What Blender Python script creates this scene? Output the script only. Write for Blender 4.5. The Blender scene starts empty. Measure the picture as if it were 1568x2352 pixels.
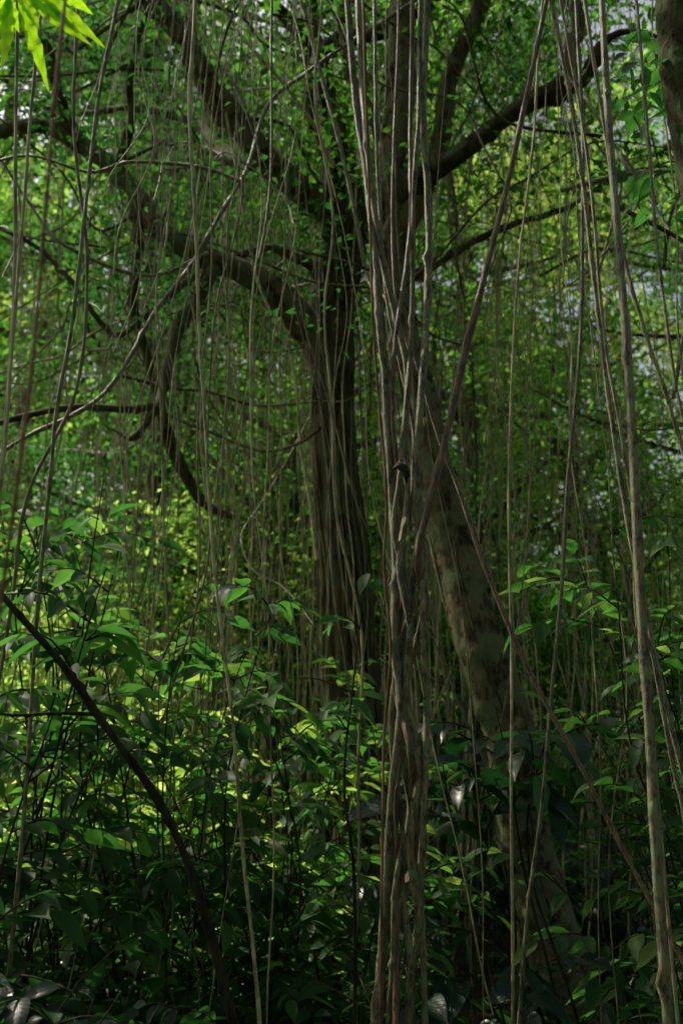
import bpy, math, random
import numpy as np
from mathutils import Vector

R = np.random.default_rng(7)
random.seed(7)
scene = bpy.context.scene
COL = scene.collection

# ------------------------------------------------------------------ camera
CAM = np.array([0.0, 0.0, 1.6]); PITCH = math.radians(10); LENS = 35.0
cam_d = bpy.data.cameras.new("camera"); cam = bpy.data.objects.new("camera", cam_d)
COL.objects.link(cam); scene.camera = cam
cam.location = CAM; cam.rotation_euler = (math.pi/2 + PITCH, 0, 0)
cam_d.sensor_fit = 'VERTICAL'; cam_d.sensor_height = 36; cam_d.sensor_width = 24
cam_d.lens = LENS; cam_d.clip_end = 2000; cam_d.clip_start = 0.05
cam_d.dof.use_dof = True; cam_d.dof.focus_distance = 3.8; cam_d.dof.aperture_fstop = 2.4

# sightings taken from the standpoint -> world position at distance d along Y
K = 36.0/LENS/2352.0
def W(px, py, d):
    a = (px-784)*K; b = (1176-py)*K
    dy = math.cos(PITCH)-b*math.sin(PITCH); dz = math.sin(PITCH)+b*math.cos(PITCH)
    s = d/dy
    return np.array([a*s, d, 1.6+dz*s])
def ground_z(x, y):
    t = np.clip((np.asarray(y, float)-0.8)/4.5, 0, 1); t = t*t*(3-2*t)
    u = np.clip((np.asarray(y, float)-16)/60, 0, 1)
    return -1.0*t + 2.6*u + 0.10*np.sin(np.asarray(x)*0.9+1)*np.sin(np.asarray(y)*0.7) + 0.05*np.sin(np.asarray(x)*2.3)*np.cos(np.asarray(y)*1.9)

# ------------------------------------------------------------------ light
SUN_EL = math.radians(50); SUN_AZ = math.radians(-54)
S = np.array([math.sin(SUN_AZ)*math.cos(SUN_EL), math.cos(SUN_AZ)*math.cos(SUN_EL), math.sin(SUN_EL)])
world = bpy.data.worlds.new("World"); scene.world = world; world.use_nodes = True
wn = world.node_tree.nodes; wl = world.node_tree.links
bg = wn.get("Background") or wn.new("ShaderNodeBackground")
sky = wn.new("ShaderNodeTexSky"); sky.sky_type = 'NISHITA'; sky.sun_disc = False
sky.sun_elevation = SUN_EL; sky.sun_rotation = SUN_AZ; sky.dust_density = 7.0
hs = wn.new("ShaderNodeHueSaturation"); hs.inputs['Saturation'].default_value = 0.65   # thin bright haze
hs.inputs['Value'].default_value = 1.0
wl.new(sky.outputs[0], hs.inputs['Color']); wl.new(hs.outputs[0], bg.inputs[0]); bg.inputs[1].default_value = 0.15
sd = bpy.data.lights.new("sun", 'SUN'); sd.energy = 5.0; sd.angle = math.radians(0.5); sd.color = (1.0, 0.91, 0.74)
so = bpy.data.objects.new("sun", sd); COL.objects.link(so)
so.rotation_euler = Vector(S).to_track_quat('Z', 'Y').to_euler(); so.location = (-10, 10, 30)
scene.view_settings.view_transform = 'Standard'; scene.view_settings.look = 'None'; scene.view_settings.exposure = 0

# ------------------------------------------------------------------ materials
def nodes(mat):
    mat.use_nodes = True; nt = mat.node_tree; nt.nodes.clear(); return nt
def ramp(nt, cols):
    r = nt.nodes.new("ShaderNodeValToRGB"); e = r.color_ramp.elements
    while len(e) < len(cols): e.new(0.5)
    for i, (p, c) in enumerate(cols):
        e[i].position = p; e[i].color = (*c, 1)
    return r
def leaf_mat(name, cols, tcols, trans=0.5, rough=0.4, veins=False, spec=0.5, simple=False):
    m = bpy.data.materials.new(name); nt = nodes(m); N = nt.nodes; L = nt.links
    at = N.new("ShaderNodeAttribute"); at.attribute_name = "tint"
    oi = N.new("ShaderNodeObjectInfo")
    ma = N.new("ShaderNodeMath"); ma.operation = 'MULTIPLY_ADD'; ma.inputs[1].default_value = 0.4; 
    L.new(oi.outputs['Random'], ma.inputs[0])
    sc = N.new("ShaderNodeMath"); sc.operation = 'MULTIPLY'; sc.inputs[1].default_value = 0.65
    L.new(at.outputs['Fac'], sc.inputs[0]); L.new(sc.outputs[0], ma.inputs[2])
    r1 = ramp(nt, cols); r2 = ramp(nt, tcols)
    L.new(ma.outputs[0], r1.inputs[0]); L.new(ma.outputs[0], r2.inputs[0])
    c1 = r1.outputs[0]; c2 = r2.outputs[0]
    if simple:
        pr = N.new("ShaderNodeBsdfDiffuse")
    else:
        pr = N.new("ShaderNodeBsdfPrincipled"); pr.inputs['Roughness'].default_value = rough
        pr.inputs['Specular IOR Level'].default_value = spec
    tr = N.new("ShaderNodeBsdfTranslucent")
    if veins:
        uv = N.new("ShaderNodeUVMap"); uv.uv_map = "UVMap"
        sp = N.new("ShaderNodeSeparateXYZ"); L.new(uv.outputs[0], sp.inputs[0])
        a = N.new("ShaderNodeMath"); a.operation = 'SUBTRACT'; a.inputs[1].default_value = 0.5; L.new(sp.outputs[0], a.inputs[0])
        ab = N.new("ShaderNodeMath"); ab.operation = 'ABSOLUTE'; L.new(a.outputs[0], ab.inputs[0])
        k = N.new("ShaderNodeMath"); k.operation = 'MULTIPLY_ADD'; k.inputs[1].default_value = -0.55; L.new(ab.outputs[0], k.inputs[0]); L.new(sp.outputs[1], k.inputs[2])
        f = N.new("ShaderNodeMath"); f.operation = 'MULTIPLY'; f.inputs[1].default_value = 55; L.new(k.outputs[0], f.inputs[0])
        s = N.new("ShaderNodeMath"); s.operation = 'SINE'; L.new(f.outputs[0], s.inputs[0])
        g = N.new("ShaderNodeMapRange"); g.inputs[1].default_value = 0.82; g.inputs[2].default_value = 1.0; L.new(s.outputs[0], g.inputs[0])
        mid = N.new("ShaderNodeMapRange"); mid.inputs[1].default_value = 0.045; mid.inputs[2].default_value = 0.02; L.new(ab.outputs[0], mid.inputs[0])
        mx = N.new("ShaderNodeMath"); mx.operation = 'MAXIMUM'; L.new(g.outputs[0], mx.inputs[0]); L.new(mid.outputs[0], mx.inputs[1])
        for which in (0, 1):
            mm = N.new("ShaderNodeMix"); mm.data_type = 'RGBA'; mm.blend_type = 'MULTIPLY'
            q = N.new("ShaderNodeMath"); q.operation = 'MULTIPLY'; q.inputs[1].default_value = 0.55; L.new(mx.outputs[0], q.inputs[0])
            L.new(q.outputs[0], mm.inputs[0]); L.new((c1, c2)[which], mm.inputs[6])
            mm.inputs[7].default_value = (1.9, 1.7, 1.4, 1) if which == 0 else (0.45, 0.5, 0.4, 1)
            if which == 0: c1 = mm.outputs[2]
            else: c2 = mm.outputs[2]
        bp = N.new("ShaderNodeBump"); bp.inputs['Strength'].default_value = 0.5; bp.inputs['Distance'].default_value = 0.003; bp.invert = True
        L.new(mx.outputs[0], bp.inputs['Height']); L.new(bp.outputs[0], pr.inputs['Normal'])
    L.new(c1, pr.inputs[0]); L.new(c2, tr.inputs[0])
    mix = N.new("ShaderNodeMixShader"); mix.inputs[0].default_value = trans
    L.new(pr.outputs[0], mix.inputs[1]); L.new(tr.outputs[0], mix.inputs[2])
    o = N.new("ShaderNodeOutputMaterial"); L.new(mix.outputs[0], o.inputs[0])
    return m
def bark_mat(name, c0, c1, c2, scale=9, stretch=0.25, bump=0.02, rough=0.85, objvar=0.35, lich=0.55, spec=0.15):
    m = bpy.data.materials.new(name); nt = nodes(m); N = nt.nodes; L = nt.links
    tc = N.new("ShaderNodeTexCoord"); mp = N.new("ShaderNodeMapping"); mp.inputs['Scale'].default_value = (1, 1, stretch)
    L.new(tc.outputs['Object'], mp.inputs[0])
    n1 = N.new("ShaderNodeTexNoise"); n1.inputs['Scale'].default_value = scale; n1.inputs['Detail'].default_value = 7; n1.inputs['Roughness'].default_value = 0.75
    L.new(mp.outputs[0], n1.inputs['Vector'])
    n2 = N.new("ShaderNodeTexNoise"); n2.inputs['Scale'].default_value = scale*0.4; n2.inputs['Detail'].default_value = 5; n2.inputs['Roughness'].default_value = 0.65
    L.new(tc.outputs['Object'], n2.inputs['Vector'])
    r = ramp(nt, [(0.42, c0), (0.60, c1)]); L.new(n1.outputs[0], r.inputs[0])
    lm = N.new("ShaderNodeMapRange"); lm.inputs[1].default_value = lich-0.03; lm.inputs[2].default_value = lich+0.04; L.new(n2.outputs[0], lm.inputs[0])
    mx = N.new("ShaderNodeMix"); mx.data_type = 'RGBA'; L.new(lm.outputs[0], mx.inputs[0]); L.new(r.outputs[0], mx.inputs[6]); mx.inputs[7].default_value = (*c2, 1)
    oi = N.new("ShaderNodeObjectInfo"); mr = N.new("ShaderNodeMapRange"); mr.inputs[3].default_value = 1-objvar; mr.inputs[4].default_value = 1+objvar
    L.new(oi.outputs['Random'], mr.inputs[0])
    hv = N.new("ShaderNodeHueSaturation"); L.new(mr.outputs[0], hv.inputs['Value']); L.new(mx.outputs[2], hv.inputs['Color'])
    pr = N.new("ShaderNodeBsdfPrincipled"); pr.inputs['Roughness'].default_value = rough; pr.inputs['Specular IOR Level'].default_value = spec
    L.new(hv.outputs[0], pr.inputs['Base Color'])
    bp = N.new("ShaderNodeBump"); bp.inputs['Strength'].default_value = 1.0; bp.inputs['Distance'].default_value = bump
    L.new(n1.outputs[0], bp.inputs['Height']); L.new(bp.outputs[0], pr.inputs['Normal'])
    o = N.new("ShaderNodeOutputMaterial"); L.new(pr.outputs[0], o.inputs[0])
    return m

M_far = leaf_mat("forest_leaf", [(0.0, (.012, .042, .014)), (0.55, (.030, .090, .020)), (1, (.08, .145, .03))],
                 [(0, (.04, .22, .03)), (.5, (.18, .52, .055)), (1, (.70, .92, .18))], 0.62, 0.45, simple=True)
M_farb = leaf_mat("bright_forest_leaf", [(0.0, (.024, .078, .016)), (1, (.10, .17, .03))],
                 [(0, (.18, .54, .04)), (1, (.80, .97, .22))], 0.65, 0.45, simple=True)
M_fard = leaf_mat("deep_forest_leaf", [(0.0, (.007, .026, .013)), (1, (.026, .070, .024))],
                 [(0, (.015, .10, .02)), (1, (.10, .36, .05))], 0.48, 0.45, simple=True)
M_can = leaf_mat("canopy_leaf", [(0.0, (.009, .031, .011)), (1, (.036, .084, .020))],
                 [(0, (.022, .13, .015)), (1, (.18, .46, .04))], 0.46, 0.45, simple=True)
M_near = leaf_mat("broad_leaf", [(0.0, (.013, .048, .016)), (.6, (.028, .088, .020)), (1, (.09, .16, .03))],
                  [(0, (.04, .19, .03)), (.6, (.13, .40, .05)), (1, (.62, .86, .12))], 0.48, 0.48, veins=True, spec=.25)
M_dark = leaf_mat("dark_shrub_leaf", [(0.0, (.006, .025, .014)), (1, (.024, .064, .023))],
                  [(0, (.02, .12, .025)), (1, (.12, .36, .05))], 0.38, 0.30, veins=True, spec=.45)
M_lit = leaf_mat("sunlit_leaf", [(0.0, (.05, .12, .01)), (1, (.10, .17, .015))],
                 [(0, (.32, .72, .01)), (1, (.62, .92, .02))], 0.68, 0.4, veins=True)  # brighter leaf copy with sunny glow put into its colour
M_bark = bark_mat("tree_bark", (.034, .031, .013), (.18, .155, .070), (.13, .16, .06), 12, 0.14, 0.09, lich=.53)
M_bark2 = bark_mat("mottled_bark", (.045, .038, .017), (.27, .22, .105), (.18, .21, .095), 13, 0.45, 0.08, objvar=.1, lich=.50)
M_bark3 = bark_mat("mossy_bark", (.025, .024, .010), (.10, .09, .04), (.06, .085, .025), 22, 0.4, 0.03, objvar=.1, lich=.50)
M_lian = bark_mat("liana_bark", (.040, .036, .013), (.32, .275, .115), (.19, .24, .10), 60, 0.25, 0.02, 0.42, objvar=.2, lich=.53, spec=.55)
M_lian_dark = bark_mat("dark_liana_bark", (.035, .022, .007), (.28, .155, .05), (.13, .12, .04), 50, 0.2, 0.015, 0.36, spec=0.65, objvar=.15)
M_root = bark_mat("aerial_root_bark", (.10, .088, .038), (.38, .335, .17), (.23, .27, .12), 30, 0.2, 0.006, 0.55, 0.6, spec=.35)
M_stem = bark_mat("shrub_stem", (.018, .017, .008), (.055, .05, .025), (.04, .05, .02), 25, 0.3, 0.005)
M_red = bark_mat("reddish_root_bark", (.10, .05, .02), (.24, .14, .07), (.2, .14, .07), 30, 0.2, 0.004, 0.7)

# ------------------------------------------------------------------ mesh helpers
def mk_mesh(name, V, F, mat, tint=None, uv=None, smooth=True):
    V = np.asarray(V, dtype=np.float32); F = np.asarray(F, dtype=np.int32)
    me = bpy.data.meshes.new(name); k = F.shape[1]
    me.vertices.add(len(V)); me.vertices.foreach_set("co", V.ravel())
    me.loops.add(F.size); me.loops.foreach_set("vertex_index", F.ravel())
    me.polygons.add(len(F)); me.polygons.foreach_set("loop_start", np.arange(0, F.size, k, dtype=np.int32))
    if smooth: me.polygons.foreach_set("use_smooth", np.ones(len(F), dtype=bool))
    if tint is not None:
        a = me.attributes.new("tint", 'FLOAT', 'FACE'); a.data.foreach_set("value", np.asarray(tint, dtype=np.float32))
    if uv is not None:
        l = me.uv_layers.new(name="UVMap"); l.data.foreach_set("uv", np.asarray(uv, dtype=np.float32)[F.ravel()].ravel())
    me.update(calc_edges=True); me.materials.append(mat)
    return me
def catmull(P, n):
    P = np.asarray(P, float)
    if len(P) < 3:
        t = np.linspace(0, 1, n*max(1, len(P)-1)+1)[:, None]; return P[0]*(1-t)+P[-1]*t
    Q = np.vstack([2*P[0]-P[1], P, 2*P[-1]-P[-2]]); out = []
    for i in range(1, len(Q)-2):
        p0, p1, p2, p3 = Q[i-1], Q[i], Q[i+1], Q[i+2]
        for t in np.linspace(0, 1, n, endpoint=False):
            out.append(0.5*((2*p1)+(-p0+p2)*t+(2*p0-5*p1+4*p2-p3)*t*t+(-p0+3*p1-3*p2+p3)*t**3))
    out.append(Q[-2]); return np.array(out)
def tube(P, rad, segs=8, n=6, lump=0.0, flute=0.0, rng=R, wob=0.0, knobs=0, ksize=.06):
    rad = np.full(len(P), rad, float) if np.isscalar(rad) else np.asarray(rad, float)
    PR = catmull(np.hstack([np.asarray(P, float), rad[:, None]]), n); C = PR[:, :3].copy(); r = np.abs(PR[:, 3])+1e-4
    m = len(C)
    if wob:
        s = np.cumsum(np.r_[0, np.linalg.norm(np.diff(C, axis=0), axis=1)])
        for ax in range(2):
            for _ in range(3):
                fr = rng.uniform(1.0, 7); C[:, ax] += wob/fr**0.7*np.sin(s*fr+rng.uniform(0, 6.28))
    T = np.gradient(C, axis=0); T /= np.linalg.norm(T, axis=1)[:, None]+1e-9
    nrm = np.cross(T[0], [0.3, 1, 0.1]); nrm /= np.linalg.norm(nrm)
    th = np.linspace(0, 2*math.pi, segs, endpoint=False)
    ph = rng.uniform(0, 6.28, 8); V = []
    s = 0
    for i in range(m):
        if i: s += np.linalg.norm(C[i]-C[i-1])
        nrm = nrm-T[i]*np.dot(nrm, T[i]); nrm /= np.linalg.norm(nrm); b = np.cross(T[i], nrm)
        rr = np.full(segs, r[i])
        if flute: rr *= 1+flute*(np.sin(3*th+ph[0]+s*.5)+.6*np.sin(5*th+ph[1]-s*.8)+.35*np.sin(9*th+ph[5]+s*.6))
        if lump: rr *= 1+lump*(np.sin(2*th+ph[2]+s/(r[i]*3+.02))*.5+.5*np.sin(s/(r[i]*2.2+.02)+ph[3])+.4*np.sin(3*th-s/(r[i]*1.5+.02)+ph[4])) + rng.normal(0, lump*.35, segs)
        V.append(C[i]+np.outer(np.cos(th)*rr, nrm)+np.outer(np.sin(th)*rr, b))
    V = np.vstack(V)
    for _ in range(knobs):
        q = rng.integers(0, len(V)); c = V[q].copy(); o = c-C[q//segs]; o /= np.linalg.norm(o)+1e-9
        sg = ksize*rng.uniform(.5, 1.3); V += np.exp(-((V-c)**2).sum(1)/(sg*sg))[:, None]*o*sg*.7
    i = np.arange(m-1)[:, None]*segs; j = np.arange(segs)[None, :]; j2 = (j+1) % segs
    F = np.stack([i+j, i+j2, i+segs+j2, i+segs+j], -1).reshape(-1, 4)
    return V, F
def join(parts):
    Vs, Fs, o = [], [], 0
    for V, F in parts:
        Vs.append(V); Fs.append(F+o); o += len(V)
    return np.vstack(Vs), np.vstack(Fs)
def tmpl_small():
    V = np.array([[0, 0, 0], [.5, .45, .12], [0, 1, -.08], [-.5, .45, .12]])
    return V, np.array([[0, 1, 2], [0, 2, 3]]), None
def tmpl_leaf(ns=8, curve=.22, fold=.16, wavy=0.0, strap=False):
    V, U = [], []
    for i in range(ns):
        t = i/(ns-1)
        if strap:
            w = min(1, t*3)**.7*min(1, (1-t)*2.2)**.9*(1+.08*math.sin(i*2.3)) if 0 < t < 1 else 0.02
        else:
            w = (math.sin(math.pi*min(1, t**0.8))**0.85)*(1-0.35*t) if 0 < t < 1 else 0.02
            w *= 1.15
            if t > .8: w *= .65
        w *= .5
        zc = -curve*t*t
        wv = wavy*math.sin(i*1.3)
        for sx in (-1, 0, 1):
            V.append([sx*w, t, zc+abs(sx)*w*fold+sx*wv*w]); U.append([.5+sx*.5, t])
    F = []
    for i in range(ns-1):
        a = i*3
        F += [[a, a+1, a+4, a+3], [a+1, a+2, a+5, a+4]]
    return np.array(V), np.array(F), np.array(U)
TS = tmpl_small(); TL = tmpl_leaf(); TLW = tmpl_leaf(26, .08, .05, .06, strap=True)
def norm(a): return a/(np.linalg.norm(a, axis=-1, keepdims=True)+1e-9)
def place_leaves(T, base, axis, up, length, width):
    V0, F0, U0 = T; n = len(base); axis = norm(axis)
    side = norm(np.cross(axis, up)); nr = np.cross(side, axis)
    L = length[:, None, None]; Wd = width[:, None, None]
    V = base[:, None, :]+V0[None, :, 0:1]*side[:, None, :]*Wd+V0[None, :, 1:2]*axis[:, None, :]*L+V0[None, :, 2:3]*nr[:, None, :]*L
    F = (F0[None]+(np.arange(n)*len(V0))[:, None, None]).reshape(-1, F0.shape[1])
    return V.reshape(-1, 3), F, (np.tile(U0, (n, 1)) if U0 is not None else None), len(F0)
def rand_orient(n, rng, droop=0.35, tilt=0.7):
    a = rng.uniform(0, 2*math.pi, n)
    ax = np.stack([np.cos(a), np.sin(a), rng.normal(-droop, .5, n)], 1)
    up = norm(np.stack([rng.normal(0, tilt, n), rng.normal(0, tilt, n), np.ones(n)], 1))
    return ax, up
SUN_GAPS = []
def open_sun_gaps(c):
    keep = np.ones(len(c), bool)
    for g, r in SUN_GAPS:
        d = c-g; t = d@S; perp = d-np.outer(t, S)
        keep &= ~((t > 0.25) & (np.linalg.norm(perp, axis=1) < r))
    return keep
def leaf_cloud(centers, crad, per, size, mat, name, rng=R, asp=.48, flat=.6, droop=.35, gaps=False, off=(0, 0, 0)):
    centers = np.asarray(centers, float); k = len(centers)
    c = np.repeat(centers, per, 0); sg = np.repeat(np.broadcast_to(crad, k), per)[:, None]
    ct = np.repeat(rng.uniform(0, 1, k), per)
    p = c+rng.normal(0, 1, c.shape)*sg*np.array([1, 1, flat])
    if gaps:
        kp = open_sun_gaps(p); p = p[kp]; ct = ct[kp]
    n = len(p); ax, up = rand_orient(n, rng, droop)
    ln = size*rng.uniform(.6, 1.3, n)
    V, F, U, fpl = place_leaves(TS, p, ax, up, ln, ln*asp*rng.uniform(.8, 1.2, n))
    tint = np.repeat(np.clip(.6*ct+.4*rng.uniform(0, 1, n), 0, 1), fpl)
    return mk_mesh(name, V-np.asarray(off), F, mat, tint, smooth=False)

# ------------------------------------------------------------------ object helpers
def obj(name, me, parent=None, loc=(0, 0, 0), **kw):
    o = bpy.data.objects.new(name, me); COL.objects.link(o); o.location = loc
    if parent is not None: o.parent = parent
    for a, b in kw.items(): o[a] = b
    return o
def thing(name, loc, parts, label, category, rot=0, scale=1, group=None):
    e = bpy.data.objects.new(name, None); COL.objects.link(e); e.location = loc
    e.empty_display_size = .2; e.rotation_euler = (0, 0, rot)
    e.scale = (scale,)*3 if np.isscalar(scale) else scale
    e["label"] = label; e["category"] = category
    if group: e["group"] = group
    for pn, me in parts: obj(pn, me, e)
    return e
def single(name, V, F, mat, base, label, category, group=None):
    base = np.asarray(base, float)
    o = obj(name, mk_mesh(name, V-base, F, mat), None, tuple(base), label=label, category=category)
    if group: o["group"] = group
    return o
def pw(w, d): return w/2*d*K
def S_curve(pts): return np.array([W(*p) for p in pts])

# ------------------------------------------------------------------ ground
xs = np.concatenate([np.linspace(-400, -20, 20), np.linspace(-18, 18, 90), np.linspace(20, 400, 20)])
ys = np.concatenate([np.linspace(-400, -10, 18), np.linspace(-8, 40, 120), np.linspace(45, 600, 25)])
X, Y = np.meshgrid(xs, ys); Z = ground_z(X, Y)
V = np.stack([X, Y, Z], -1).reshape(-1, 3); nx = len(xs)
i = np.arange(len(ys)-1)[:, None]*nx; j = np.arange(nx-1)[None]
F = np.stack([i+j, i+j+1, i+nx+j+1, i+nx+j], -1).reshape(-1, 4)
M_g = bark_mat("leaf_litter", (.022, .016, .009), (.08, .055, .03), (.03, .05, .015), 14, 1.0, 0.04, .9, 0)
obj("ground", mk_mesh("ground", V, F, M_g), kind="structure")

# ------------------------------------------------------------------ canopy openings added along the sun direction to light chosen spots
SP = 2.6
SUN_GAPS = [(W(825, 250, 3.6), .45), (W(945, 420, 3.7), .40), (W(60, 60, SP), .7), (W(1000, 1050, 3.6), .45), (W(1110, 600, 3.5), .3),
        (W(905, 1850, 3.5), .55), (W(905, 1450, 3.5), .35), (W(915, 760, 3.6), .35), (W(1525, 2150, 3.1), .5), (W(480, 230, 7.4), .8),
        (W(120, 1750, 7.5), 2.6), (W(200, 1250, 8), 1.3), (W(800, 1640, 4.6), .4), (W(620, 680, 8), .7),
        (W(1400, 1000, 3.4), .25), (W(1440, 500, 3.4), .25), (W(640, 1200, 8), .9), (W(760, 2000, 4.6), .4), (W(1080, 1400, 7), .8), (W(1200, 1900, 7), .5),
        (W(400, 1250, 4.8), .3), (W(1100, 320, 7), .5)]

# ------------------------------------------------------------------ main tree
def branch(pts, ws, segs=14, n=8, lump=.10, flute=.06, wob=0.035):
    P = S_curve(pts); r = [pw(w, p[2]) for w, p in zip(ws, pts)]
    return tube(P, r, segs, n, lump, flute, wob=wob, knobs=12, ksize=r[0]*.6)
t_base = np.array([*W(850, 2300, 8.0)[:2], -1.0])
def rel(VF, b): return VF[0]-b, VF[1]
P = S_curve([(845, 2300, 8), (838, 2000, 8), (822, 1750, 8), (800, 1520, 8), (790, 1300, 8), (772, 1100, 8), (762, 900, 8), (758, 730, 8), (775, 620, 8), (790, 500, 8), (770, 350, 8), (730, 200, 8), (715, 60, 8), (700, -150, 8)])
P = np.vstack([[P[0][0]+.02, 8, -1.25], P[1:]])
rr = [pw(w, 8) for w in (160, 116, 114, 116, 108, 94, 88, 94, 102, 98, 72, 52, 44, 36)]
trunkA = tube(P, rr, 44, 16, .04, .12, wob=.015, knobs=50, ksize=.06)
tree = thing("fig_tree", tuple(t_base), [("trunk", mk_mesh("trunk", *rel(trunkA, t_base), M_bark))],
             "dark old tree with spreading crooked limbs hung with aerial roots", "tree")
def clinging(P, rr, base, parent, n, w, mat, rng, wander=.14):
    C = catmull(np.hstack([P, np.array(rr)[:, None]]), 5)
    for _ in range(n):
        a0 = rng.uniform(math.pi*.95, math.pi*2.05); i0 = rng.integers(0, len(C)//4); i1 = rng.integers(len(C)*2//3, len(C)-1); Q = []
        a = a0; stand = rng.uniform(1.0, 1.14)
        for i in range(i0, i1, 2):
            a += rng.normal(0, wander); r = C[i, 3]*stand
            Q.append(C[i, :3]+[math.cos(a)*r, math.sin(a)*r, 0])
        V, F = tube(Q, w*rng.uniform(.5, 1.6), 6, 4, .12, 0, rng, .006)
        obj("clinging_root", mk_mesh("clinging_root", V-base, F, mat), parent)
crng = np.random.default_rng(3)
clinging(P, rr, t_base, tree, 24, .011, M_bark, crng); clinging(P, rr, t_base, tree, 12, .006, M_root, crng)
arms = [
 ([(790, 520, 8), (745, 470, 7.8), (690, 430, 7.6), (610, 365, 7.5), (560, 300, 7.4), (505, 225, 7.3), (455, 140, 7.2), (410, 70, 7.1), (330, -20, 7), (230, -150, 6.8)], [86, 74, 70, 68, 64, 60, 58, 56, 52, 46]),
 ([(765, 900, 8), (735, 810, 7.9), (690, 735, 7.8), (620, 665, 7.7), (540, 615, 7.6), (470, 590, 7.5), (385, 545, 7.4), (325, 480, 7.4), (270, 400, 7.4), (180, 330, 7.3), (90, 290, 7.2), (-60, 310, 7), (-200, 260, 6.8)], [56, 66, 68, 64, 58, 58, 50, 42, 40, 40, 36, 30, 26]),
 ([(490, 610, 7.55), (450, 680, 7.4), (405, 740, 7.3), (385, 830, 7.3), (378, 900, 7.3), (350, 960, 7.2), (300, 1000, 7.2), (255, 985, 7.2)], [44, 36, 32, 28, 22, 18, 12, 6]),
 ([(370, 930, 7.25), (300, 940, 7.2), (180, 936, 7.1), (90, 950, 7.0), (-40, 985, 6.9)], [16, 18, 16, 15, 12]),
 ([(640, 395, 7.5), (560, 370, 7.8), (500, 330, 8.1), (460, 290, 8.3), (400, 260, 8.4), (300, 250, 8.6), (160, 260, 8.8), (20, 240, 9)], [46, 40, 34, 28, 24, 18, 14, 10]),
 ([(730, 300, 8), (720, 200, 7.9), (745, 120, 7.9), (810, 85, 7.9), (900, 60, 7.8), (1000, 0, 7.8), (1080, -80, 7.7)], [50, 44, 44, 40, 36, 30, 24]),
 ([(720, 130, 8), (690, 60, 7.9), (640, 0, 7.8), (590, -90, 7.6)], [36, 30, 28, 24]),
 ([(770, 640, 8), (700, 600, 7.9), (620, 570, 7.8), (540, 590, 7.7), (440, 640, 7.6), (330, 720, 7.5), (250, 760, 7.4), (150, 640, 7.3), (60, 560, 7.3), (-60, 500, 7.2)], [30, 24, 20, 18, 16, 14, 14, 12, 10, 8]),
 ([(300, 440, 7.4), (320, 560, 7.5), (300, 700, 7.6), (330, 820, 7.8), (380, 960, 8.0), (420, 1050, 8.2), (470, 1150, 8.4), (540, 1190, 8.5)], [30, 26, 24, 24, 26, 30, 24, 14]),
 ([(180, 330, 7.3), (130, 230, 7.2), (110, 120, 7.1), (60, 40, 7), (20, -60, 7)], [34, 28, 24, 22, 18]),
 ([(270, 400, 7.4), (300, 280, 7.3), (290, 180, 7.2), (330, 60, 7.1), (400, -40, 7)], [24, 20, 18, 15, 12]),
]
for k, (a, w) in enumerate(arms): obj("branch", mk_mesh("branch", *rel(branch(a, w), t_base), M_bark2 if k < 2 else M_bark), tree)

# leaning tree
l_base = np.array([W(1330, 2352, 7.0)[0], 7.0, -1.0])
P = S_curve([(1330, 2352, 7.0), (1275, 2180, 7), (1225, 2020, 7), (1190, 1830, 7), (1150, 1640, 7), (1098, 1470, 7), (1050, 1290, 7.1), (1010, 1120, 7.2), (975, 960, 7.3), (935, 800, 7.4), (905, 660, 7.5), (895, 530, 7.5), (905, 380, 7.5), (925, 220, 7.5), (922, 60, 7.5), (918, -120, 7.5), (900, -350, 7.4)])
P = np.vstack([[P[0][0]+.15, 7.0, -1.3], P])
rr = [pw(w, 7.1) for w in (170, 144, 126, 116, 108, 106, 108, 102, 90, 82, 76, 76, 78, 76, 72, 66, 60, 50)]
trunkB = tube(P, rr, 40, 18, .06, .05, wob=.02, knobs=120, ksize=.05)
ltree = thing("leaning_tree", tuple(l_base), [("trunk", mk_mesh("trunk", *rel(trunkB, l_base), M_bark2))],
              "mottled grey-brown tree leaning and curving up into the canopy", "tree")
clinging(P, rr, l_base, ltree, 2, .005, M_bark, crng)
arms = [
 ([(905, 480, 7.5), (960, 415, 7.3), (1020, 375, 7.2), (1100, 315, 7.1), (1190, 250, 7.0), (1270, 210, 6.9), (1335, 180, 6.9), (1365, 130, 6.8), (1410, 85, 6.8), (1470, 75, 6.7), (1580, 110, 6.6)], [60, 54, 48, 46, 44, 42, 38, 28, 20, 14, 8]),
 ([(905, 560, 7.5), (960, 470, 7.4), (1000, 380, 7.4), (1022, 270, 7.4), (1050, 160, 7.4), (1085, 60, 7.3), (1115, -60, 7.2)], [56, 50, 46, 44, 42, 38, 32]),
 ([(910, 650, 7.6), (990, 610, 7.8), (1060, 575, 8), (1110, 545, 8.2), (1200, 510, 8.4), (1320, 470, 8.7), (1420, 400, 9), (1540, 380, 9.3)], [28, 24, 20, 18, 15, 12, 9, 6]),
 ([(1310, 195, 6.9), (1300, 110, 6.9), (1330, 40, 6.9), (1290, -50, 6.9)], [36, 34, 30, 26]),
 ([(905, 380, 7.5), (850, 260, 7.5), (800, 160, 7.4), (790, 60, 7.3), (740, -60, 7.2)], [34, 28, 24, 20, 16]),
]
for a, w in arms: obj("branch", mk_mesh("branch", *rel(branch(a, w), l_base), M_bark), ltree)

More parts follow.
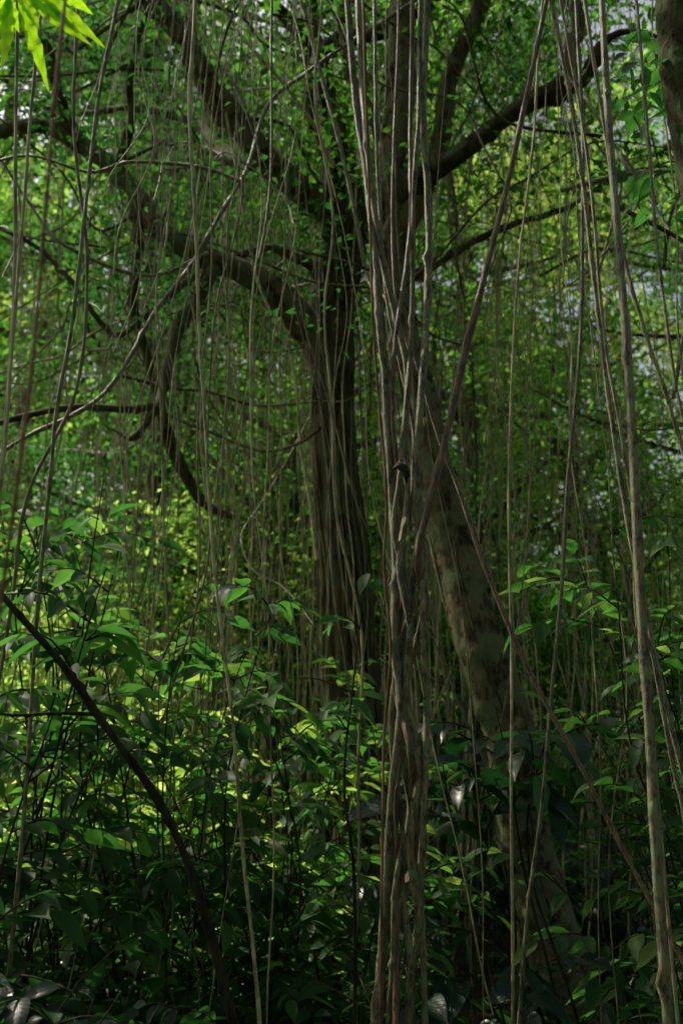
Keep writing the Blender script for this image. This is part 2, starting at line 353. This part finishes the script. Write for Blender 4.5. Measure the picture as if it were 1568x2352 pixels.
def crown_centers(n, lo, hi, rng=R): return rng.uniform(lo, hi, (n, 3))
def sight_centers(n, xa, xb, ya, yb, da, db):
    return np.array([W(px, py, d) for px, py, d in zip(R.uniform(xa, xb, n), ya+(yb-ya)*R.uniform(0, 1, n)**1.3, R.uniform(da, db, n))])
cA = crown_centers(260, (-9.0, 4.0, 6.9), (0.5, 12, 10.5))  # crown stretched left beyond view to shade the understorey
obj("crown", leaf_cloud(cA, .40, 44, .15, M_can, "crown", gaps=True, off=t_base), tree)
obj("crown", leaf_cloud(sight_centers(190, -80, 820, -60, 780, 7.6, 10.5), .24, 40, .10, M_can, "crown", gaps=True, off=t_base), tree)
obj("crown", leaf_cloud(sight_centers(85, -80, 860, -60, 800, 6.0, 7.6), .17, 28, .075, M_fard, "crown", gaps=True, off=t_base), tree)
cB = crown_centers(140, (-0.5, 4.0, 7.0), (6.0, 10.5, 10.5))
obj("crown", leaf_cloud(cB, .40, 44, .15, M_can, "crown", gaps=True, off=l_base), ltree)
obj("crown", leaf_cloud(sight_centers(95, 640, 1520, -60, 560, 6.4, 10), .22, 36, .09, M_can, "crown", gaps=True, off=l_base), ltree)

# close tree at the edge of the path
P = S_curve([(1860, 1400, 3.4), (1730, 900, 3.4), (1650, 500, 3.4), (1602, 250, 3.4), (1582, 120, 3.4), (1568, -60, 3.4), (1545, -300, 3.4)])
e_base = np.array([P[0][0]+.25, 3.4, float(ground_z(1.5, 3.4))])
P = np.vstack([e_base-[0, 0, .2], P, [P[-1][0]-.3, 3.2, 8.0]])
et = tube(P, [.18, .13, .12, .11, .105, .105, .105, .10, .05], 28, 16, .07, .05, knobs=30, ksize=.04)
cE = crown_centers(230, (-7.0, -3.5, 5.8), (5.5, 4.2, 9.0))  # unseen crown over the camera, widened leftwards to shade the foreground
etree = thing("canopy_tree", tuple(e_base), [("trunk", mk_mesh("trunk", *rel(et, e_base), M_bark3)),
        ("crown", leaf_cloud(cE, .36, 46, .15, M_can, "crown", gaps=True, off=e_base))],
        "slender rough-barked tree with an unseen leafy crown spread overhead for shade", "tree")
bb = []; aa = []
for _ in range(70):
    q = W(R.uniform(1430, 1600), R.choice([R.uniform(90, 260), R.uniform(260, 560)]), R.uniform(3.3, 4.2)); bb.append(q); aa.append([R.normal(-.4, .6), R.normal(0, .5), R.normal(-.4, .4)])
bb, aa = np.array(bb), np.array(aa); ll = R.uniform(.07, .14, 70)
LV, LF, UV, fpl = place_leaves(TL, bb, aa, norm(R.normal(0, .5, (70, 3))+[0, 0, 1]), ll, ll*.45)
obj("foliage", mk_mesh("foliage", LV-e_base, LF, M_near, np.repeat(R.uniform(0, .5, 70), fpl), UV), etree)

# ------------------------------------------------------------------ background forest trees
def forest_variant(seed, h, rad, ncl, per, leaf, mat=None):
    rng = np.random.default_rng(seed)
    lean = rng.normal(0, .05, 2)*h
    tp = np.array([[0, 0, -.3], [lean[0]*.2, lean[1]*.1, h*.25], [lean[0]*.5+.15, lean[1]*.5, h*.5], [lean[0], lean[1], h*.75], [lean[0]*1.2, lean[1]*1.2, h]])
    parts = [tube(tp, [.17, .13, .11, .07, .02], 9, 8, .04, 0, rng, .03)]; cs = []
    for _ in range(22):
        t = rng.uniform(.12, .95); z = h*t; o = np.array([lean[0]*t, lean[1]*t, z])
        a = rng.uniform(0, 6.28); ln = rad*rng.uniform(.5, 1.15)*(1-.35*abs(t-.5))
        tip = o+np.array([math.cos(a)*ln, math.sin(a)*ln, rng.uniform(-.2, 1.6)])
        mid = (o+tip)/2+rng.normal(0, .25, 3)
        parts.append(tube([o, mid, tip], [.045, .03, .008], 5, 5, .03, 0, rng, .02))
        for _ in range(int(ncl/22)):
            s = rng.uniform(.3, 1.1); p = o*(1-s)+tip*s; cs.append(p+rng.normal(0, .34, 3)*[1, 1, .75])
    V, F = join(parts)
    return mk_mesh("trunk", V, F, M_bark), leaf_cloud(cs, .23, per, leaf, mat or M_far, "crown", rng, flat=.7)
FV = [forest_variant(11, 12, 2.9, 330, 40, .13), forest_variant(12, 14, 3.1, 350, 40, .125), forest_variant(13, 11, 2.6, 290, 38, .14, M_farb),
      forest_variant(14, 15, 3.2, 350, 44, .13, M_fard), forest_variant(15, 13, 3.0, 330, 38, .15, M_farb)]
SV = [forest_variant(21, 5.5, 1.6, 150, 42, .11), forest_variant(22, 4.5, 1.5, 130, 42, .12, M_farb)]
flabels = ["broad-leaved forest tree with thin crooked trunk among undergrowth", "tall leafy forest tree with airy sunlit crown", "bushy forest tree with low leafy limbs"]
pos = []
rng = np.random.default_rng(5)
Hd = np.array([math.sin(SUN_AZ), math.cos(SUN_AZ)]); tanE = math.tan(SUN_EL)
def shades_glade(x, y, h):
    for gx_, gy_ in ((-2.4, 8.0), (-1.6, 9.5)):
        d = np.array([x-gx_, y-gy_]); t = d@Hd; pp = abs(d[0]*Hd[1]-d[1]*Hd[0])
        if 0 < t < 30 and pp < 1.7 and h-1.5 > t*tanE: return True
    return False
for y, sc in ((13, .95), (17, 1.12), (22, 1.35), (28, 1.65), (34, 2.0)):
    hw = y*.343+1.8; n = int(2*hw/(3.3*sc**.8))+1
    for k in range(n):
        x = -hw+2*hw*(k+.5)/n+rng.normal(0, .5)
        if y < 14 and shades_glade(x, y, 12.5*sc): continue
        if y > 33 and x > 0: continue
        pos.append((x, y+rng.normal(0, .8), sc))
for (x, y, sc) in pos:
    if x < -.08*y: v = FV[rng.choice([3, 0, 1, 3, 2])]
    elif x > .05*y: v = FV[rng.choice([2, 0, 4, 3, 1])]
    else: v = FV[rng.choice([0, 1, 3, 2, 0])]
    thing("forest_tree", (x, y, float(ground_z(x, y))), [("trunk", v[0]), ("crown", v[1])], flabels[rng.integers(3)], "tree",
          rng.uniform(0, 6.28), sc*rng.uniform(.85, 1.12), "forest trees around the clearing")
for (x, y, sc) in [(6.2, 7, .85), (6.2, 1, .8), (-2.5, -7, .8), (4, -6, .8), (-6.2, 3.0, .6), (-7.0, 5.8, .55)]:  # unseen trees added beside and behind the camera to block light
    v = FV[rng.integers(4)]
    thing("forest_tree", (x, y, float(ground_z(x, y))), [("trunk", v[0]), ("crown", v[1])], flabels[rng.integers(3)], "tree",
          rng.uniform(0, 6.28), sc, "forest trees around the clearing")
for k in range(34):
    y = rng.uniform(10.0, 20); x = rng.uniform(-1, 1)*(y*.36+.5); v = SV[1 if x < -.1*y and rng.uniform() < .7 else 0]
    thing("young_tree", (x, y, float(ground_z(x, y))), [("trunk", v[0]), ("crown", v[1])], "young leafy sapling growing under taller trees", "sapling",
          rng.uniform(0, 6.28), rng.uniform(.6, 1.1), "saplings in the understorey")
cs = np.stack([rng.uniform(-30, 30, 850), rng.uniform(38, 52, 850), rng.uniform(1, 15, 850)], 1)
obj("distant_woodland", leaf_cloud(cs, .9, 38, .40, M_far, "distant_woodland"), kind="stuff")

# ------------------------------------------------------------------ shrubs
def shrub_variant(seed, h, nst, leaf, asp, spread, tw=7, nl=8, mat=M_near, T=TL, tmid=.38, low=.3):
    rng = np.random.default_rng(seed); st = []; B, A, U, Ls = [], [], [], []
    for s in range(nst):
        a = rng.uniform(0, 6.28); hh = h*rng.uniform(.5, 1.08); sp = spread*rng.uniform(.3, 1)
        d = np.array([math.cos(a), math.sin(a), 0])
        pts = np.array([[0, 0, -.1], [0, 0, 0], [0, 0, 0], [0, 0, 0]], float)
        for q, (f, g) in enumerate([(0, -.05), (.25, .4), (.6, .75), (1, 1)]):
            pts[q] = d*sp*f+np.array([rng.normal(0, .07), rng.normal(0, .07), hh*g])
        st.append(tube(pts, [.009, .0075, .0055, .003], 6, 6, .05, 0, rng, .015))
        C = catmull(pts, 10)
        for k in range(tw):
            t = rng.uniform(low, 1.0); o = C[int(t*(len(C)-1))]; b = rng.uniform(0, 6.28)
            ln = rng.uniform(.25, .65)*min(1, h/2)*(1.3-.5*t)
            e = o+np.array([math.cos(b)*ln, math.sin(b)*ln, rng.uniform(-.12, .25)]); m = (o+e)/2+[0, 0, .06]
            st.append(tube([o, m, e], [.005, .004, .0015], 5, 4, 0, 0, rng))
            Q = catmull([o, m, e], 8); td = norm(e-o); sd_ = norm(np.cross(td, [0, 0, 1]))
            for i in range(nl):
                f = (i+1)/nl; p = Q[int(f*(len(Q)-1))]; sgn = 1 if i % 2 else -1
                ax = td*rng.uniform(.5, .9)+sd_*sgn*(1.0 if i < nl-1 else .1)*rng.uniform(.6, 1)+np.array([0, 0, rng.uniform(-.8, .1)])
                B.append(p); A.append(ax); U.append(norm(np.array([rng.normal(0, .4), rng.normal(0, .4), 1.]))); Ls.append(leaf*rng.uniform(.5, 1.3))
    V, F = join(st); B, A, U, Ls = map(np.array, (B, A, U, Ls))
    LV, LF, UV, fpl = place_leaves(T, B, A, U, Ls, Ls*asp*rng.uniform(.85, 1.15, len(Ls)))
    tint = np.repeat(np.clip(rng.normal(tmid, .28, len(B)), 0, 1), fpl)
    return mk_mesh("stem", V, F, M_stem), mk_mesh("foliage", LV, LF, mat, tint, UV)
SHn = [shrub_variant(31, 4.0, 8, .165, .42, 1.1, 8, 7, low=.3, tmid=.3), shrub_variant(32, 3.3, 8, .175, .42, .9, 7, 7, tmid=.3), shrub_variant(33, 2.5, 8, .16, .42, .8, 7, 7, tmid=.3)]
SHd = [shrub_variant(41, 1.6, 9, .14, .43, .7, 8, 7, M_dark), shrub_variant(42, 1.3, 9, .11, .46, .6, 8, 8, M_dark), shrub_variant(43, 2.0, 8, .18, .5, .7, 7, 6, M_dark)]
SHb = [shrub_variant(51, 2.4, 9, .13, .55, .9, 8, 8, M_farb, TS, .5)]  # bright leaf colour puts the sunlit patch into these bushes
def put_shrub(v, x, y, s, lab, rot=None, name="broad_leaved_shrub"):
    thing(name, (x, y, float(ground_z(x, y))), [("stem", v[0]), ("foliage", v[1])], lab, "shrub", rng.uniform(0, 6.28) if rot is None else rot, s, "understorey shrubs")
la = "tall shrub with narrow pointed veined leaves on thin arching stems"
for (px, d, v, s) in [(30, 4.6, 0, .84), (220, 5.0, 0, .86), (430, 4.9, 0, .83), (-80, 4.2, 1, .95), (560, 5.4, 1, .85), (640, 5.2, 2, .9), (780, 4.9, 2, .98), (330, 5.5, 1, .95), (120, 5.4, 1, 1.0),
                      (960, 5.6, 2, .6), (1640, 4.3, 0, .80), (1600, 5.2, 1, .95), (1700, 4.8, 0, .85), (700, 6.6, 1, .85), (840, 7.1, 1, .75)]:
    put_shrub(SHn[v], W(px, 1500, d)[0], d, s, la)
bs = shrub_variant(61, 2.4, 6, .21, .52, .42, 4, 6, M_dark, TL, .3, .80)
put_shrub(bs, W(1170, 1500, 4.7)[0], 4.7, 1.0, "spindly sapling with large dark broad leaves at its top", name="broad_leaved_shrub")
cnt = 0
while cnt < 66:
    y = 3.6+rng.uniform(0, 1)**1.3*8.5; x = rng.uniform(-1, 1)*(y*.37+.4)
    if y < 4.6 and abs(x) < .35: continue
    if y < 7.7 and .06*y < x < .36*y: continue
    if y > 5.4 and x < -.14*y and rng.uniform() < .75: continue
    cnt += 1
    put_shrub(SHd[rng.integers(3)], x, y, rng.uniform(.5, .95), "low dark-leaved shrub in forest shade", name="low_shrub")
k = 0
while k < 22:
    y = rng.uniform(4.0, 6.4); x = rng.uniform(.05, .40)*y
    if .14 < x/y < .26: continue
    k += 1
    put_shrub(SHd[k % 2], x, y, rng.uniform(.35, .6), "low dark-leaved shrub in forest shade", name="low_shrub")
for k in range(30):
    y = rng.uniform(6.2, 11.0); x = rng.uniform(-.42, -.17)*y
    if k > 24: x = rng.uniform(-.2, -.08)*y
    put_shrub(SHb[0], x, y, rng.uniform(.55, 1.05), "bright green small-leaved bush, sunlight partly in its leaf colour", name="sunlit_bush")
# sapling with pale new leaves catching the light
sx, sy = W(800, 1500, 4.4)[0], 4.4; sg0 = float(ground_z(sx, sy)); sb0 = np.array([sx, sy, sg0])
stp = tube([sb0-[0, 0, .1], W(815, 2100, 4.4), W(790, 1800, 4.4), W(812, 1560, 4.4), W(838, 1335, 4.4)], [.010, .008, .006, .004, .002], 7, 8, .05)
B, A, U, Ls = [], [], [], []; tws = [stp]
for (px, py, n_, l_) in [(835, 1335, 4, .15), (775, 1425, 5, .13), (812, 1610, 6, .15), (745, 1640, 3, .12), (745, 1945, 6, .13), (735, 2090, 4, .13), (760, 2185, 4, .11), (640, 1560, 3, .11)]:
    c = W(px, py, 4.4+random.uniform(-.1, .15)); h0 = stp[0][np.argmin(np.abs(stp[0][:, 2]-(c[2]-.05)))]
    tws.append(tube([h0, (h0+c)/2+[0, 0, .03], c], [.004, .003, .0015], 5, 4))
    for q in range(n_):
        a = R.uniform(0, 6.28); B.append(c+R.normal(0, .02, 3)); A.append([math.cos(a), math.sin(a)*.6, R.uniform(-.8, .1)]); U.append([R.normal(0, .35)-.2, -.5, .8]); Ls.append(l_*R.uniform(.7, 1.15))
V, F = join(tws); B, A, U, Ls = map(np.array, (B, A, U, Ls)); LV, LF, UV, fpl = place_leaves(TL, B, A, U, Ls, Ls*.46)
thing("leafy_sapling", tuple(sb0), [("stem", mk_mesh("stem", V-sb0, F, M_stem)), ("foliage", mk_mesh("foliage", LV-sb0, LF, M_near, np.repeat(R.uniform(.75, 1, len(B)), fpl), UV))],
      "slender sapling with pale green leaves catching the light", "sapling")

# ground cover
n = 20000
gy = 1.5+rng.uniform(0, 1, n)**1.3*34; gx = rng.uniform(-1, 1, n)*(gy*.4+2)
p = np.stack([gx, gy, ground_z(gx, gy)+rng.uniform(.02, .35, n)], 1)
ax, up = rand_orient(n, rng, -.1, .4); ln = rng.uniform(.06, .16, n)
V, F, U, fpl = place_leaves(TS, p, ax, up, ln, ln*.55)
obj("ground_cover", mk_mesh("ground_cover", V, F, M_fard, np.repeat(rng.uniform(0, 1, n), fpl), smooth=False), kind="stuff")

# ------------------------------------------------------------------ lianas
def liana(pts, ws, mat=M_lian, label="", segs=12, n=12, lump=.14, wob=.006, name="liana", group="lianas hanging from the canopy", toground=False, totop=False):
    P = S_curve(pts); ws = [ws]*len(pts) if np.isscalar(ws) else ws
    r = [pw(w, p[2]) for w, p in zip(ws, pts)]
    if totop:
        d = norm(P[0]-P[1]); P = np.vstack([P[0]+d*2.6, P]); r = [r[0]]+r
    if toground:
        e = P[-1].copy(); d = norm(P[-1]-P[-2]); g = float(ground_z(e[0], e[1])); k = (e[2]-g+.1)/max(.3, -d[2])
        P = np.vstack([P, e+d*k]); r = r+[r[-1]]
    V, F = tube(P, r, segs, n, lump, wob=wob, knobs=14, ksize=r[0]*1.1)
    return single(name, V, F, mat, P[-1], label, "liana", group)
tw = "thick rough-barked liana twisted together with its neighbours"
Z0 = 3.6
def twist(pts, ph, amp=.035):
    return [(a, b, Z0+amp*math.sin(b/150+ph)) for a, b in pts]
liana(twist([(796, 0), (818, 220), (843, 420), (862, 600), (875, 760), (888, 950), (902, 1130), (910, 1300), (902, 1480), (918, 1620), (908, 1800), (893, 2000), (875, 2180), (862, 2352)], 0), [17, 18, 19, 19, 20, 20, 20, 20, 21, 21, 22, 23, 24, 24], M_lian, tw, toground=True, totop=True)
liana(twist([(822, 0), (833, 200), (856, 430), (882, 590), (915, 740), (938, 860), (930, 1000), (935, 1150), (918, 1300), (943, 1440), (935, 1560), (922, 1700), (945, 1850), (922, 2000), (938, 2180), (935, 2352)], 1.6), 16, M_lian, tw, toground=True, totop=True)
liana(twist([(965, 0), (962, 250), (950, 450), (945, 700), (935, 900), (922, 1080), (905, 1220), (938, 1380), (912, 1500), (900, 1640), (905, 1760), (925, 1900), (905, 2050), (900, 2200), (890, 2352)], 3.1), 12, M_lian, tw, toground=True, totop=True)
liana(twist([(982, 0), (975, 250), (985, 480), (978, 700), (965, 900), (955, 1080), (968, 1200), (948, 1350), (930, 1480), (922, 1600), (955, 1700), (958, 1800), (940, 1950), (962, 2100), (945, 2250), (942, 2352)], 4.5), 18, M_lian, tw, toground=True, totop=True)
liana(twist([(945, 200), (942, 350), (938, 520), (922, 650), (905, 780), (900, 950), (915, 1100), (925, 1230), (920, 1400), (908, 1560), (925, 1680), (912, 1850), (912, 2050), (905, 2352)], 5.5), 11, M_lian_dark, tw, toground=True, totop=True)
liana([(1252, 0, 3.3), (1216, 170, 3.35), (1162, 420, 3.4), (1112, 620, 3.45), (1062, 820, 3.5), (1022, 1000, 3.52), (985, 1150, 3.52), (958, 1280, 3.55), (975, 1390, 3.62), (950, 1500, 3.66), (922, 1600, 3.6), (945, 1720, 3.52), (960, 1830, 3.6), (955, 1980, 3.66), (920, 2100, 3.6), (915, 2352, 3.55)],
      [12, 13, 14, 16, 17, 18, 18, 18, 18, 16, 16, 16, 16, 16, 16, 16], M_lian_dark, "dark reddish slanting liana leaning into a twisted bundle", toground=True, totop=True)
liana([(972, 1230, 3.6), (970, 1450, 3.55), (980, 1650, 3.6), (975, 1850, 3.55), (965, 2050, 3.6), (972, 2352, 3.6)], 14, M_lian, tw, toground=True)
liana([(848, 480, 3.5), (856, 700, 3.5), (872, 950, 3.5), (888, 1150, 3.5), (884, 1300, 3.5), (900, 1480, 3.5), (882, 1700, 3.5), (878, 1900, 3.5), (868, 2352, 3.5)], 6, M_red, "thin reddish root beside a twisted bundle of lianas", toground=True, totop=True)
liana([(860, 0, 3.7), (862, 300, 3.7), (875, 520, 3.7), (893, 700, 3.68), (925, 860, 3.66), (950, 1000, 3.66), (940, 1200, 3.6)], 8, M_lian, tw, totop=True)
liana([(908, 0, 3.8), (905, 300, 3.8), (915, 700, 3.75), (960, 850, 3.7), (1000, 1000, 3.7), (1050, 1130, 3.7), (1120, 1320, 3.65), (1220, 1550, 3.6), (1330, 1760, 3.55), (1430, 1960, 3.5), (1568, 2210, 3.4)], [6, 6, 7, 8, 9, 10, 11, 11, 10, 10, 10], M_lian_dark, "long liana slanting down from a bundle to the ground", toground=True, totop=True, wob=.012)
kb = W(925, 1080, 3.52)
kp = [tube([kb+[-.035, 0, .006], kb+[-.015, -.02, .012], kb+[.005, -.022, .0], kb+[.022, -.012, -.008]], [.004, .010, .011, .003], 12, 6, .35), tube([kb+[0, -.015, .02], kb+[.008, -.022, -.01], kb+[.010, -.018, -.05]], [.003, .010, .003], 10, 6, .35)]
V, F = join(kp); single("broken_vine_stub", V, F, M_stem, kb, "gnarled broken stub on a bundle of lianas", "vine stub")

g = "grey-brown liana hanging straight down beside the path"
liana([(1385, 0, 3), (1398, 250, 3), (1414, 500, 3), (1438, 800, 3), (1455, 1050, 3), (1470, 1400, 3), (1490, 1700, 3), (1508, 2000, 3), (1532, 2352, 3)], [16, 18, 18, 20, 22, 23, 23, 24, 24], M_lian, g, toground=True, totop=True, lump=.07)
liana([(1265, 0, 3.3), (1308, 230, 3.3), (1340, 450, 3.3), (1372, 700, 3.3), (1402, 950, 3.3), (1440, 1200, 3.3), (1480, 1400, 3.3), (1532, 1650, 3.3), (1572, 1800, 3.3)], 11, M_lian, g, toground=True, totop=True, lump=.06)
liana([(1322, 0, 4), (1335, 300, 4), (1338, 600, 4), (1325, 850, 4), (1305, 1100, 4), (1290, 1350, 4), (1262, 1620, 4), (1238, 1880, 4), (1212, 2100, 4), (1190, 2352, 4)], 9, M_lian, g, toground=True, totop=True, lump=.06)
liana([(1345, 0, 3.4), (1380, 250, 3.4), (1425, 560, 3.4), (1478, 760, 3.4), (1530, 920, 3.4), (1580, 1080, 3.4)], 9, M_root, g, toground=True, totop=True, lump=.06)
liana([(1288, 0, 3.6), (1335, 280, 3.6), (1362, 500, 3.6), (1385, 780, 3.6), (1425, 1000, 3.6), (1470, 1300, 3.6), (1500, 1700, 3.6), (1535, 2100, 3.6)], 8, M_root, g, toground=True, totop=True, lump=.06)
liana([(1460, 0, 3.1), (1490, 350, 3.1), (1510, 600, 3.1), (1545, 880, 3.1), (1600, 1100, 3.1)], 8, M_lian, g, toground=True, totop=True, lump=.06)
liana([(1240, 100, 3.9), (1225, 300, 3.9), (1190, 600, 3.9), (1175, 900, 3.9), (1170, 1300, 3.9), (1172, 1600, 3.9)], 6, M_root, g, toground=True, totop=True)
liana([(1455, 1050, 3.2), (1462, 1400, 3.2), (1500, 1500, 3.2), (1545, 1750, 3.2), (1600, 2000, 3.2)], 11, M_lian, g, toground=True)
g2 = "thin wavy aerial root hanging from the canopy"
liana([(440, 0, 3.6), (438, 200, 3.6), (452, 500, 3.6), (458, 800, 3.6), (475, 1050, 3.6), (498, 1300, 3.6), (522, 1560, 3.6)], [10, 10, 9, 8, 7, 7, 7], M_root, g2, toground=True, totop=True, wob=.014)
liana([(272, 0, 3.9), (228, 220, 3.9), (198, 450, 3.9), (165, 750, 3.9), (130, 950, 3.9), (100, 1300, 3.9)], 9, M_lian, g2, toground=True, totop=True)
liana([(148, 0, 1.7), (125, 220, 1.7), (97, 500, 1.7), (70, 800, 1.7), (42, 1060, 1.7), (0, 1400, 1.7)], 9, M_red, "thin pinkish root hanging close to the path", toground=True, totop=True, lump=.03)
liana([(100, 0, 3), (65, 350, 3), (35, 700, 3), (15, 1000, 3), (-30, 1400, 3)], 8, M_root, g2, toground=True, totop=True)
liana([(40, 0, 3.3), (35, 500, 3.3), (12, 900, 3.3), (-10, 1300, 3.3)], 8, M_root, g2, toground=True, totop=True)
liana([(625, 0, 3.8), (622, 200, 3.8), (618, 400, 3.8), (608, 510, 3.8), (594, 592, 3.8)], 6, M_lian, g2, totop=True)
liana([(180, 0, 4.2), (170, 300, 4.2), (200, 600, 4.2), (175, 900, 4.2), (60, 1150, 4.2), (10, 1500, 4.2)], 8, M_root, g2, toground=True, totop=True)
liana([(1000, -40, 6.5), (830, 85, 6.5), (700, 165, 6.4), (620, 240, 6.3), (560, 400, 6.2), (460, 570, 6.1), (390, 670, 6), (300, 820, 5.9), (200, 930, 5.8), (40, 1020, 5.7), (-80, 1100, 5.6)], 10, M_lian, "long crooked liana sagging across between trees", name="crooked_liana", wob=.03)
liana([(690, 0, 6.4), (730, 150, 6.4), (780, 330, 6.4), (820, 520, 6.4), (850, 650, 6.4), (905, 720, 6.2), (870, 900, 6.2)], 10, M_lian, g2, totop=True)
liana([(500, 0, 6.4), (560, 90, 6.4), (640, 180, 6.4), (720, 290, 6.5), (760, 370, 6.6), (820, 420, 6.6)], 8, M_root, g2, totop=True)
liana([(-20, 1340, 3.4), (60, 1430, 3.4), (150, 1535, 3.45), (230, 1650, 3.5), (310, 1760, 3.5), (375, 1860, 3.55), (430, 1985, 3.6), (475, 2120, 3.6), (515, 2260, 3.6), (540, 2352, 3.6)], [14, 15, 17, 17, 18, 18, 19, 20, 22, 22], M_stem, "dark bare stem leaning up out of the undergrowth", name="arching_stem", toground=True, group="stems in the undergrowth", wob=.006)
liana([(215, 1640, 3.5), (150, 1638, 3.45), (80, 1640, 3.4), (20, 1642, 3.4), (-60, 1630, 3.3)], [9, 8, 7, 6, 5], M_stem, "thin bare side stem in the undergrowth", name="arching_stem", group="stems in the undergrowth")

# many thin roots, in loose clusters
rng = np.random.default_rng(77)
def hang(x, y, ztop, zend, w, wob, lean):
    k = 9; t = np.linspace(0, 1, k)
    P = np.stack([x+lean[0]*t+np.cumsum(rng.normal(0, .07, k)), y+lean[1]*t+np.cumsum(rng.normal(0, .07, k)), ztop+(zend-ztop)*t], 1)
    return tube(P, w*np.linspace(.8, 1.15, k)*rng.uniform(.7, 1.25), 6, 7, .08, 0, rng, wob), P
clus = [(rng.uniform(-40, 850) if rng.uniform() < .70 else rng.uniform(850, 1600), rng.uniform(4.3, 10.5), rng.normal(0, .45)) for _ in range(42)]
for k in range(255):
    if rng.uniform() < .72:
        c = clus[rng.integers(42)]; px = c[0]+rng.normal(0, 30); d = max(3.9, c[1]+rng.normal(0, .3)); ln = (c[2]+rng.normal(0, .15), rng.normal(0, .2))
    else:
        d = rng.uniform(3.9, 11); px = rng.uniform(-60, 1620); ln = (rng.normal(0, .6), rng.normal(0, .3))
    if 930 < px < 1330 and d < 7.6 and rng.uniform() < .8: d = rng.uniform(7.7, 11)
    x = (px-784)*K*d; gz = float(ground_z(x, d)); zt = 1.6+d*.78+1.2
    ze = gz-.05 if rng.uniform() < .6 else rng.uniform(gz+1.0, 1.6+d*.55)
    w = rng.choice([.0026, .0038, .0052, .0075], p=[.50, .34, .13, .03])*(.5+d/11)
    (V, F), P = hang(x, d, zt, ze, w, .03, ln)
    single("aerial_root", V, F, M_root if rng.uniform() < .8 else M_lian, P[-1], "thin aerial root hanging through the forest air", "aerial root", "aerial roots hanging from the canopy")
for k in range(84):
    d = rng.uniform(5.5, 10.5); px = rng.uniform(-50, 900) if rng.uniform() < .8 else rng.uniform(1000, 1600); py = rng.uniform(-50, 1050)
    p = W(px, py, d); a = rng.uniform(0, 6.28); P = [p]; v = np.array([math.cos(a), .2*rng.normal(), math.sin(a)*.8])
    for _ in range(7):
        v = norm(v+rng.normal(0, .42, 3)*[1, .5, 1]); P.append(P[-1]+v*rng.uniform(.25, .6))
    V, F = tube(P, np.linspace(rng.uniform(.006, .018), .004, 8), 6, 6, .08, 0, rng, .02)
    single("climbing_vine", V, F, M_bark if rng.uniform() < .6 else M_lian, P[0], "crooked vine tangled among the tree limbs", "vine", "tangled vines among the limbs")
parts = []
for k in range(250):
    d = rng.uniform(8.0, 14); px = rng.uniform(-60, 880) if rng.uniform() < .76 else rng.uniform(900, 1620)
    x = (px-784)*K*d; gz = float(ground_z(x, d))
    VF, P = hang(x, d, rng.uniform(6, 12), gz+rng.uniform(0, 2), rng.choice([.003, .004, .006]), .04, (rng.normal(0, .7), rng.normal(0, .4)))
    parts.append(VF)
V, F = join(parts); obj("hanging_root_curtain", mk_mesh("hanging_root_curtain", V, F, M_root), kind="stuff")

# ------------------------------------------------------------------ overhanging sprig
B, A, Ls = [], [], []
for (b, t) in [((22, -10), (10, 155)), ((42, -5), (115, 200)), ((60, -8), (205, 95)), ((30, -12), (-30, 70)), ((80, -25), (240, 100)), ((15, -20), (-50, 140)), ((60, -20), (165, 60)), ((40, -30), (90, 60)), ((5, -20), (45, 70)), ((110, -40), (215, 30))]:
    p = W(b[0], b[1], SP); q = W(t[0], t[1], SP+random.uniform(-.05, .05)); B.append(p); A.append(q-p); Ls.append(np.linalg.norm(q-p))
B, A, Ls = map(np.array, (B, A, Ls))
LV, LF, UV, fpl = place_leaves(TLW, B, A, np.tile([0.4, -.7, -.5], (len(B), 1))+R.normal(0, .12, (len(B), 3)), Ls, np.full(len(B), .040))
sp = tube([W(-400, -350, SP+.3), W(-150, -120, SP+.1), W(-30, -40, SP), W(30, -14, SP), W(85, -25, SP)], [.012, .009, .006, .005, .003], 8, 6)
sb = W(-400, -350, SP+.3)
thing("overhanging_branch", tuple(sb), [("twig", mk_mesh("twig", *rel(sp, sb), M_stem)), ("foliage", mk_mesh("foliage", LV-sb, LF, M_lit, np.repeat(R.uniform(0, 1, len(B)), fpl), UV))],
      "twig with long pointed leaves glowing yellow-green in sunlight", "branch")
